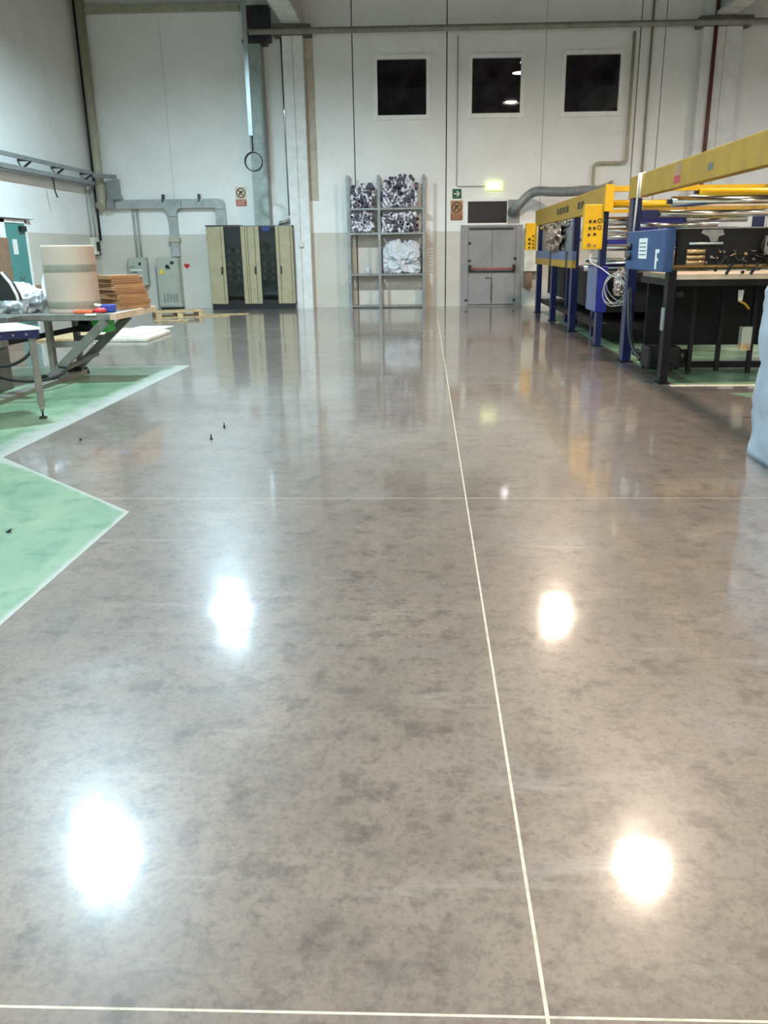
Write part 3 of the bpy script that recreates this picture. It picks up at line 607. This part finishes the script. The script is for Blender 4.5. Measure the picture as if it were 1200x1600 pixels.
# pallet jack body and black hood at far left
t = thing('cutting_machine', 'grey floor machine with black hood at the left edge', 'machine', (-5.5, 9.5, 0))
bx(-5.9, 9.25, 0, -5.02, 9.75, .5).build('base', 'machine_grey', t, bevel=.02); bx(-5.9, 9.3, .5, -4.98, 9.7, .76).build('body', 'table_steel', t, bevel=.02)
MB().prism_y([(-5.6, 1.07), (-4.46, 1.07), (-4.47, 1.13), (-4.52, 1.25), (-4.60, 1.36), (-5.6, 1.38)], 9.0, 9.12).build('hood', 'black', t)
MB().prism_y([(-4.46, 1.07), (-4.44, 1.08), (-4.45, 1.14), (-4.50, 1.265), (-4.585, 1.375), (-4.60, 1.36), (-4.52, 1.25), (-4.47, 1.13)], 8.99, 9.01).build('hood_edge', 'paper', t)
bx(-5.6, 9.02, .76, -4.9, 9.4, 1.07).build('neck', 'tray_grey', t, bevel=.02)
for pts, k in (([(-5.2, 9.2, .62), (-4.9, 8.9, .42), (-4.55, 8.75, .40), (-4.32, 8.8, .52), (-4.25, 8.9, .75)], 0), ([(-5.2, 9.15, .55), (-4.95, 8.95, .33), (-4.7, 9.2, .17), (-4.5, 9.6, .13), (-4.45, 10.0, .19), (-4.58, 10.05, .22)], 1)):
    tag(MB().tube(smooth_path(pts), .018, 8).build('black_cable', 'rubber'), ('upper black cable looping under the blue table', 'lower black cable looping to the table strut')[k], 'cable')
# blue edged table
t = thing('roller_table', 'blue edged white table with a slim steel leg at the left edge', 'table', (-4.2, 7.9, 0))
u = Vector((math.cos(R(222)), math.sin(R(222)), 0)); v_ = Vector((math.cos(R(132)), math.sin(R(132)), 0)); c0 = Vector((-3.72, 7.84, 0))
def rect(a0, a1, b0, b1): return [tuple((c0 + u * a + v_ * b_)[:2]) for a, b_ in ((a0, b0), (a0, b1), (a1, b1), (a1, b0))]
def ccw(p): return p if sum(p[i][0] * p[(i+1) % 4][1] - p[(i+1) % 4][0] * p[i][1] for i in range(4)) > 0 else p[::-1]
MB().prism(ccw(rect(-.01, 1.3, -.01, .75)), .865, .885).build('table_top', 'white_frame', t)
MB().prism(ccw(rect(0, 1.3, 0, .03)), .785, .865).build('apron', 'blue', t); MB().prism(ccw(rect(0, .03, .03, .75)), .785, .865).build('apron', 'blue', t)
MB().prism(ccw(rect(0, 1.3, .72, .75)), .785, .865).build('apron', 'blue', t)
for a in (.12, .24, .36, .48, .6): 
    q = c0 + u * a; cyl((q.x, q.y, .825), tuple(q + Vector((-v_.x * .006, -v_.y * .006, .825))), .012, 8).build('bolt', 'steel', t)
for a, b_ in ((.06, .05), (.95, .68), (1.2, .05)):
    q = c0 + u * a + v_ * b_
    lg = MB().obox((q.x, q.y, .46), (.055, .055, .66), (0, 0, R(42))).cyl((q.x, q.y, .13), (q.x, q.y, .06), .026, 10, r2=.012).build('leg', 'table_steel', t)
    MB().cyl((q.x, q.y, .02), (q.x, q.y, .13), .01, 8).lathe((q.x, q.y, .002), [(.001, .0), (.04, 0), (.036, .018), (.012, .026)], 14).build('foot', 'black', lg)
tag(MB().obox((-4.26, 7.95, .96), (.16, .16, .15), (0, 0, R(42))).build('carton', 'orange', bevel=.006), 'small orange brown carton on the blue edged table', 'box')
# white board sheets and pallet on the floor
t = MB().obox((-6.75, 16.3, .025), (1.1, 2.3, .04), (0, 0, .04)).build('wooden_sheet', 'wood'); tag(t, 'thin wooden sheet lying left of the white boards', 'board')
tag(MB().prism([(-6.15, 15.05), (-5.13, 15.0), (-5.18, 16.6), (-5.9, 17.6), (-6.15, 17.6)], .005, .06).build('white_board', 'white_board', bevel=.006), 'white board lying on the floor, lowest of its pile', 'board')
tag(MB().obox((-5.75, 16.35, .073), (.7, 2.1, .02), (0, 0, -.05)).build('white_board', 'white_board'), 'white board lying on top of a larger white board', 'board')
tag(MB().obox((-6.05, 16.1, .097), (.5, .9, .02), (0, 0, .12)).build('white_board', 'paper'), 'small white panel on top of the white boards', 'board')
t = thing('pallet', 'wooden pallet lying on the floor before the electric cabinet', 'pallet', (-6.3, 21.0, 0))
pr_ = .42
def rp(x, y): return (-6.35 + x * math.cos(pr_) - y * math.sin(pr_), 21.1 + x * math.sin(pr_) + y * math.cos(pr_))
for k in range(5): MB().obox((*rp(0, -.4 + k * .2), .135), (1.2, .12, .02), (0, 0, pr_)).build('deck_plank', 'wood', t)
for yy in (-.4, 0, .4):
    MB().obox((*rp(0, yy), .01), (1.2, .1, .02), (0, 0, pr_)).build('bottom_plank', 'wood', t)
    for xx in (-.52, 0, .52): MB().obox((*rp(xx, yy), .065), (.13, .1, .09), (0, 0, pr_)).build('block', 'wood', t)
for xx in (-.52, 0, .52): MB().obox((*rp(xx, 0), .117), (.12, .9, .016), (0, 0, pr_)).build('stringer', 'wood', t)
for k, (x, y, L, a) in enumerate(((-5.3, 21.6, 1.3, .15), (-5.5, 20.9, 1.0, .3), (-6.1, 19.7, .8, .05))):
    tag(MB().obox((x, y, .012), (L, .14, .018), (0, 0, a)).build('loose_plank', 'wood'), ('long loose plank on the floor near the beige cabinet', 'loose plank beside the pallet end', 'short loose plank in front of the pallet')[k], 'plank', 'loose planks by the pallet')
for k, (x, y) in enumerate(((-1.88, 7.37), (-1.88, 6.89), (-3.02, 6.85), (-2.45, 4.42))):
    t = thing('screw', ('small dark screw standing on the floor, farther of the two', 'small dark screw standing on the floor, nearer of the two', 'small dark screw on the floor near the blue table leg', 'small dark screw lying on the green paint')[k], 'screw', (x, y, .002), 'loose screws on the floor')
    cyl((x, y, .002), (x, y, .010), .014, 8).build('head', 'black', t); cyl((x, y, .010), (x + (.02 if k == 3 else 0), y, .045 if k < 2 else .02), .006, 6).build('shank', 'black', t)
t = thing('brown_cabinet', 'brown wall cabinet at the left edge beside the teal door', 'cabinet', (-9.1, 18.2, 0))
bx(XL + .01, 17.2, 0, XL + .18, 18.5, 1.9).build('body', 'brown', t, bevel=.01); bx(XL + .18, 17.9, 1.35, XL + .2, 17.95, 1.45).build('handle', 'dark_metal', t)

# ================================================================== RIGHT MACHINES
XA = 2.77
def post(t, y, h, mat='blue', w_=.12, d_=.22, x=XA, foot=True):
    p = bx(x, y - d_ / 2, .012, x + w_, y + d_ / 2, h).build('post', mat, t, bevel=.006)
    if foot: bx(x - .02, y - d_ / 2 - .03, .0, x + w_ + .02, y + d_ / 2 + .03, .014).build('foot_plate', 'black_metal', p)
    return p
def roller(t, y, z, r, x0, x1, mat='chrome', name='roller'):
    o = MB().tube([(x0, y, z), (x1, y, z)], r, 18).build(name, mat, t)
    cyl((x0 - .05, y, z), (x0, y, z), r * .45, 10).build('shaft', 'dark_metal', o); return o
def buttons(t, face_y, x0, z0, cols):
    for (cx, cz, r_, mt) in cols: cyl((x0 + cx, face_y, z0 + cz), (x0 + cx, face_y - .02, z0 + cz), r_, 10).build('button', mt, t)
XW = 5.3   # far side of the machines
# ---- far machine
t = thing('printing_machine', 'far blue machine with long shaded yellow top beam and rollers', 'machine', (4.0, 17.6, 0))
for y in (21.45, 16.40): post(t, y, 2.1)
post(t, 18.95, 1.25, w_=.12, d_=.2); post(t, 13.82, 2.12, w_=.10, d_=.18)
for y in (21.45, 16.4, 13.82): post(t, y, 2.1, x=XW - .12)
MB().box(XA - .02, 13.5, 2.10, XA + .09, 22.0, 2.46).build('top_beam', 'yellow_shaded', t, bevel=.006)
bx(XA - .025, 13.46, 2.09, XA + .10, 13.52, 2.48).build('lit_end_face', 'yellow', t)  # the beam's lit end face, drawn as a brighter plate
bx(XW - .12, 13.5, 2.10, XW, 22.0, 2.46).build('top_beam', 'yellow_shaded', t, bevel=.006)
for ya, yb in ((16.9, 17.2), (17.3, 17.6), (17.7, 18.0), (18.1, 18.4), (15.3, 15.55), (15.65, 15.9)): bx(XA - .023, ya, 2.22, XA - .02, yb, 2.34).build('faded_letter', 'olive', t)
for y in (13.6, 17.5, 21.7): bx(XA + .09, y - .05, 2.38, XW - .12, y + .05, 2.46).build('cross_beam', 'yellow', t)
lb = MB().box(XA - .015, 16.25, 1.33, XA + .06, 21.7, 1.5).build('side_beam', 'blue_grey', t); bx(XA - .016, 16.25, 1.19, XA + .06, 21.7, 1.328).build('yellow_skirt', 'yellow_shaded', t)
for y in (16.9, 19.1): bx(XA - .025, y - .1, 1.19, XA - .014, y + .1, 1.5).build('strap_plate', 'dark_metal', t)
bx(XA + .1, 13.9, .25, XW - .1, 21.4, .35).build('lower_deck', 'black_metal', t)
bx(XA + .25, 14.4, .5, XW - .2, 21.2, 1.15).build('inner_casing', 'black_metal', t)
for y in (15.2, 17.2, 18.1, 20.2): bx(XA + .2, y - .08, .03, XA + .3, y + .08, 1.2).build('inner_post', 'blue', t)
# rollers and housing between beam and side beam
bx(XA + .08, 16.6, 1.5, XA + .14, 21.3, 2.08).build('inner_panel', 'tray_grey', t)
for y, z, r in ((14.1, 1.98, .05), (14.5, 1.82, .05), (14.9, 1.73, .035), (15.2, 1.55, .05), (15.7, 2.0, .07), (16.1, 1.7, .06), (14.4, 1.30, .06), (14.9, 1.22, .05), (15.4, 1.33, .05), (15.9, 1.2, .06)): roller(t, y, z, r, XA + .14, XW - .14)
for y in (17.6, 18.6, 19.6, 20.6): MB().tube([(XA + .02, y - .35, 2.03), (XA + .02, y + .35, 2.03)], .05, 12).build('guard_tube', 'chrome', t)
MB().tube([(XA + .1, 13.7, 2.20), (4.7, 13.7, 2.20)], .05, 12).build('cross_tube', 'yellow', t)
bx(XA + .1, 13.7, 1.60, XW - .2, 13.78, 1.68).build('cross_rail', 'blue_bright', t)
bx(3.35, 13.9, 1.75, 4.1, 14.6, 2.02).build('drive_housing', 'blue_bright', t, bevel=.02)
bx(4.1, 13.9, 1.70, 4.14, 14.6, 2.05).build('housing_cover', 'blue', t)
# control boxes
cb = bx(2.47, 13.62, 1.53, XA, 13.80, 2.20).build('control_box', 'yellow', t, bevel=.01)
bt = []
for r_ in range(2):
    for k in range(2): bt.append((.09 + .07 * k, .42 - .1 * r_, .02, 'black'))
bt += [(.08, .22, .02, 'black'), (.17, .23, .02, 'black'), (.09, .07, .026, 'brown'), (.18, .06, .02, 'brown')]
buttons(cb, 13.62, 2.47, 1.53, bt)
for z in (1.96, 1.86): MB().tube(arc((2.71, 13.61, z), .03, 0, 2 * math.pi, 12)[:-1], .006, 5, closed=True).build('gauge', 'dark_metal', cb)
cb = bx(2.50, 21.75, 1.52, XA - .0, 22.0, 2.17).build('control_box', 'yellow', t, bevel=.01)
buttons(cb, 21.75, 2.50, 1.52, [(.09, .26, .03, 'black'), (.09, .16, .03, 'black'), (.09, .06, .025, 'black'), (.18, .34, .02, 'black'), (.18, .23, .02, 'black'), (.18, .14, .02, 'black'), (.18, .06, .02, 'black')])
bx(2.74, 13.72, .55, 2.92, 14.55, 1.27).build('switch_cabinet', 'blue_bright', t, bevel=.01)
bx(2.737, 13.74, .57, 2.741, 14.53, 1.25).build('lit_side', 'blue_grey', t)  # pale plate paints the light on the cabinet's aisle side
crumple('foil_heap', 'foil', (2.82, 18.6, 1.505), (.4, 1.9, .62), 'crumpled shiny foil wrapped over the far machine rail', 'foil', 2, .85, 1.5, 5)
# ---- near machine
t = thing('feeding_machine', 'near black and blue machine under a long yellow beam', 'machine', (4.0, 10.8, 0))
post(t, 11.86, 2.18, w_=.12, d_=.22); post(t, 9.86, 1.30, 'black_metal', .09, .16); post(t, 11.86, 2.18, x=XW - .12); post(t, 9.86, 1.3, 'black_metal', .09, .16, x=XW - .1)
post(t, 4.68, 2.18, d_=.2); post(t, 4.68, 2.18, d_=.2, x=XW - .12)
bx(XA - .02, 4.56, 2.18, XA + .10, 11.95, 2.45).build('top_beam', 'yellow_shaded', t, bevel=.006)
bx(XW - .12, 4.56, 2.18, XW, 11.95, 2.45).build('top_beam', 'yellow_shaded', t, bevel=.006)
bx(XA - .022, 9.58, 2.22, XA - .02, 9.85, 2.42).build('notice_label', 'sign_tan', t); bx(XA - .024, 9.6, 2.22, XA - .021, 9.83, 2.30).build('red_label', 'sign_red', t)
bx(XA - .023, 8.55, 2.26, XA - .02, 8.7, 2.33).build('small_label', 'steel', t)
roller(t, 9.3, 2.10, .036, XA + .1, XW - .12, 'yellow', 'cross_tube'); roller(t, 10.3, 2.06, .06, XA + .1, XW - .12); roller(t, 11.8, 1.98, .045, XA + .12, XW - .12)
bx(XA + .12, 11.73, 1.93, XA + .34, 11.87, 2.03).build('roller_hub', 'blue', t)
roller(t, 12.3, 1.85, .03, XA + .1, 4.1); pass
bb = bx(XA - .10, 9.72, 1.28, XA + .02, 11.5, 1.75).build('side_box', 'blue_box', t, bevel=.012)
bx(XA - .104, 10.45, 1.42, XA - .1, 10.85, 1.66).build('white_label', 'paper', bb)
for k in range(4): bx(XA - .107, 10.5, 1.46 + .045 * k, XA - .104, 10.8, 1.475 + .045 * k).build('text_line', 'print_grey', bb)
MB().box(XA - .104, 9.98, 1.31, XA - .1, 10.05, 1.53).box(XA - .104, 9.89, 1.49, XA - .1, 9.98, 1.53).box(XA - .104, 9.92, 1.40, XA - .1, 9.98, 1.43).build('letter_mark', 'paper', bb)
for z in (1.44, 1.56): cyl((XA - .1, 11.28, z), (XA - .15, 11.28, z), .045, 12).build('selector_knob', 'dark_metal', bb)
# front frame: black panel, mechanism and board table
bx(XA + .06, 9.76, 1.36, XW, 9.84, 1.745).build('head_panel', 'black_metal', t); bx(XA + .06, 9.75, 1.745, XW, 9.86, 1.76).build('head_edge', 'steel', t)
MB().prism_y([(3.08, 1.70), (3.10, 1.735), (3.32, 1.735), (3.34, 1.68), (3.28, 1.66), (3.27, 1.61), (3.2, 1.60), (3.17, 1.66)], 9.752, 9.76).build('torn_label', 'steel', t)
MB().tube([(2.95, 9.72, 1.585), (3.32, 9.72, 1.585)], .014, 8).build('handle_bar', 'galv', t)
for k, z in enumerate((1.50, 1.44, 1.385)): MB().tube([(2.93, 9.72, z), (3.13, 9.72, z)], .026, 12).build('feed_roller', 'brass', t)
for k in range(70):
    x = random.uniform(3.14, 4.5); z = random.uniform(1.27, 1.54); r_ = random.uniform(.007, .02)
    mt = random.choice(('black_metal', 'black_metal', 'dark_metal', 'dark_metal', 'dark_metal', 'steel', 'brass'))
    if k % 3: cyl((x, 9.76, z), (x, 9.735 - random.uniform(0, .02), z), r_, 8).build('machine_fitting', mt, t)
    else: MB().bar((x, 9.74, z), (x + random.uniform(-.07, .07), 9.74, z + random.uniform(-.05, .05)), .012, .012).build('machine_fitting', mt, t)
for k in range(5):
    x = 3.25 + k * .22; MB().tube(smooth_path([(x, 9.73, 1.46), (x + .05, 9.70, 1.36 + .04 * (k % 3)), (x + .12, 9.71, 1.44), (x + .16, 9.73, 1.34)], 4), .006, 6).build('hose', 'black', t)
MB().tube(arc((3.86, 9.70, 1.56), .11, R(100), R(430), 20), .012, 6).build('hose_loop', 'black', t)
MB().prism_y([(3.78, 1.46), (3.84, 1.46), (3.85, 1.52), (3.80, 1.56), (3.80, 1.60), (3.85, 1.63), (3.84, 1.67), (3.78, 1.66)], 9.69, 9.72).build('bracket', 'tray_grey', t)
for x in (3.42, 3.7): MB().bar((x, 9.8, 1.25), (x + .05, 9.75, 1.37), .02, .03).build('link_arm', 'dark_metal', t)
bx(XA + .06, 9.82, 1.195, XW, 11.2, 1.25).build('board_table', 'tray_board', t); bx(XA + .04, 9.85, 1.12, XW, 11.2, 1.195).build('table_frame', 'black_metal', t)
for y, z in ((11.3, 1.36), (11.3, 1.46), (11.5, 1.30)): roller(t, y, z, .045, XA + .14, XW - .14, 'brass', 'feed_roller')
bx(XA + .15, 11.2, .3, XW - .1, 11.26, 1.1).build('shade_panel', 'black_metal', t)  # black sheet standing in for the shade in the open interior
for k, x in enumerate((3.05, 3.3, 3.72, 4.05, 4.5)): bx(x, 10.7 - .2 * (k % 2), .02, x + .05, 10.76 - .2 * (k % 2), 1.12).build('inner_post', 'black_metal', t)
bx(XA + .02, 10.45, .08, 3.2, 10.85, .36).build('motor', 'black_metal', t, bevel=.03); cyl((3.2, 10.65, .22), (3.32, 10.65, .22), .09, 14).build('motor_fan', 'dark_metal', t)
bx(XA + .1, 11.0, .02, XW - .1, 11.1, .10).build('bottom_rail', 'black_metal', t); bx(XA + .12, 9.95, .12, XA + .2, 11.7, .2).build('bottom_rail', 'black_metal', t)
bx(XA - .015, 9.80, .62, XA - .002, 9.92, .88).build('grey_plate', 'tray_grey', t)
bx(3.28, 11.18, .92, 3.38, 11.2, 1.0).build('dial_plate', 'dark_metal', t)
MB().prism_y([(3.70, 1.06), (3.76, 1.06), (3.75, .93), (3.71, .93)][::-1], 10.1, 10.13).build('tag_plate', 'paper', t)
MB().tube(smooth_path([(3.72, 10.1, .93), (3.78, 10.08, .9), (3.84, 10.1, .84)], 4), .014, 6).build('yellow_lead', 'yellow_shaded', t)
bx(3.83, 10.2, .42, 3.95, 10.3, .62).build('terminal_box', 'cab_grey', t); bx(3.83, 10.2, .34, 3.95, 10.3, .42).build('terminal_base', 'wood', t)
MB().tube(smooth_path([(XA + .06, 11.9, 1.2), (XA + .0, 11.5, .6), (XA + .05, 11.4, .25), (XA + .1, 11.1, .12)], 6), .03, 8).build('hose', 'black', t)
cb = bx(3.88, 9.2, 1.42, 4.2, 9.34, 1.72).build('control_box', 'yellow', t, bevel=.01)
bx(4.0, 9.34, 1.53, 4.08, 9.77, 1.6).build('box_arm', 'black_metal', t)
for k in range(3): MB().tube(smooth_path([(3.3 + .12 * k, 12.4, 1.85), (3.34 + .12 * k, 12.3, 1.6), (3.3 + .14 * k, 12.1, 1.42)], 4), .012, 6).build('hose', 'black', t)
# strap round the beam, coil on the post
tag(MB().tube([(XA - .03, 11.5, 1.72), (XA - .03, 11.42, 2.2), (XA - .03, 11.40, 2.46), (XA + .04, 11.40, 2.465), (XA + .11, 11.38, 2.46), (XA + .11, 11.38, 2.17), (XA - .03, 11.30, 2.17), (XA - .035, 11.28, 2.46)], .014, 6).build('white_strap', 'paper'), 'white strap tied round the end of the long yellow beam', 'strap')
cc = MB()
for k in range(5):
    rr = .15 + .014 * k; u_ = Vector((.8, -.6, .12 * (k - 2)))
    cc.tube([Vector((2.67 - .012 * (k % 3), 11.98 - .02 * k, 1.0 - .012 * (k % 2))) + u_ * (rr * math.cos(a)) + Vector((.05 * (k % 3 - 1) * math.sin(a), 0, rr * 1.12 * math.sin(a))) for a in (2 * math.pi * i / 30 for i in range(30))], .0055, 6, closed=True)
tag(cc.build('cable_coil', 'conduit'), 'pale coiled cable hung on the blue post of the near machine', 'cable')
crumple('foil_bundle', 'foil', (2.86, 12.5, .88), (.2, .5, .42), 'crumpled shiny metal bundle behind the pale cable coil', 'foil', 8, .85, 1.6, 5)
tag(MB().tube(smooth_path([(2.62, 13.7, 1.5), (2.60, 13.66, 1.36), (2.66, 13.6, 1.3), (2.70, 13.3, 1.26), (2.72, 12.6, 1.16)], 6), .007, 6).build('white_cable', 'paper'), 'white cable drooping from the near yellow control box', 'cable')
t = thing('wall_panel_box', 'cream box on the wall between the grey door and the machine', 'box', (2.9, 24.0, .9))
bx(2.72, 23.9, .95, 3.25, YB, 2.1).build('body', 'cream_box', t, bevel=.01); bx(2.74, 23.95, .5, 2.96, YB, .95).build('lower_duct', 'brown', t)

# ================================================================== WRAPPED PALLET AT RIGHT
def wrapped():
    bm = bmesh.new(); x0, x1, y0, y1, H = 2.50, 3.7, 4.9, 6.28, 1.38
    nx, ny, nz = 24, 28, 40
    bmesh.ops.create_cube(bm, size=1); bmesh.ops.subdivide_edges(bm, edges=bm.edges[:], cuts=28, use_grid_fill=True)
    for v in bm.verts:
        p = v.co; q = Vector(((p.x + .5), (p.y + .5), (p.z + .5)))
        X = x0 + (x1 - x0) * q.x; Y = y0 + (y1 - y0) * q.y; Z = H * q.z
        n_ = noise.fractal(Vector((X * 2.0, Y * 2.2, Z * 4.0)), .8, 2.1, 5) * .05
        fold = .03 * abs(math.sin(Z * 7 + 2.0 * X + 1.4 * Y)) - .015
        shoulder = max(0, (q.z - .85) / .15) ** 2 * .10
        cx, cy = (x0 + x1) / 2, (y0 + y1) / 2; d = Vector((X - cx, Y - cy, 0)); L = d.length or 1; d /= L
        off = (n_ + fold * .6) * min(1, Z * 4) - shoulder
        v.co = Vector((X + d.x * off, Y + d.y * off, Z + (n_ * .8 if q.z > .95 else 0)))
    me = bpy.data.meshes.new('wrapped_load'); bm.to_mesh(me); bm.free(); me.materials.append(M['film_blue'])
    for p in me.polygons: p.use_smooth = True
    o = bpy.data.objects.new('wrapped_load', me); C.objects.link(o); o.location = (0, 0, 0)
    tag(o, 'pale blue plastic wrapped load at the right edge', 'wrapped load')
wrapped()
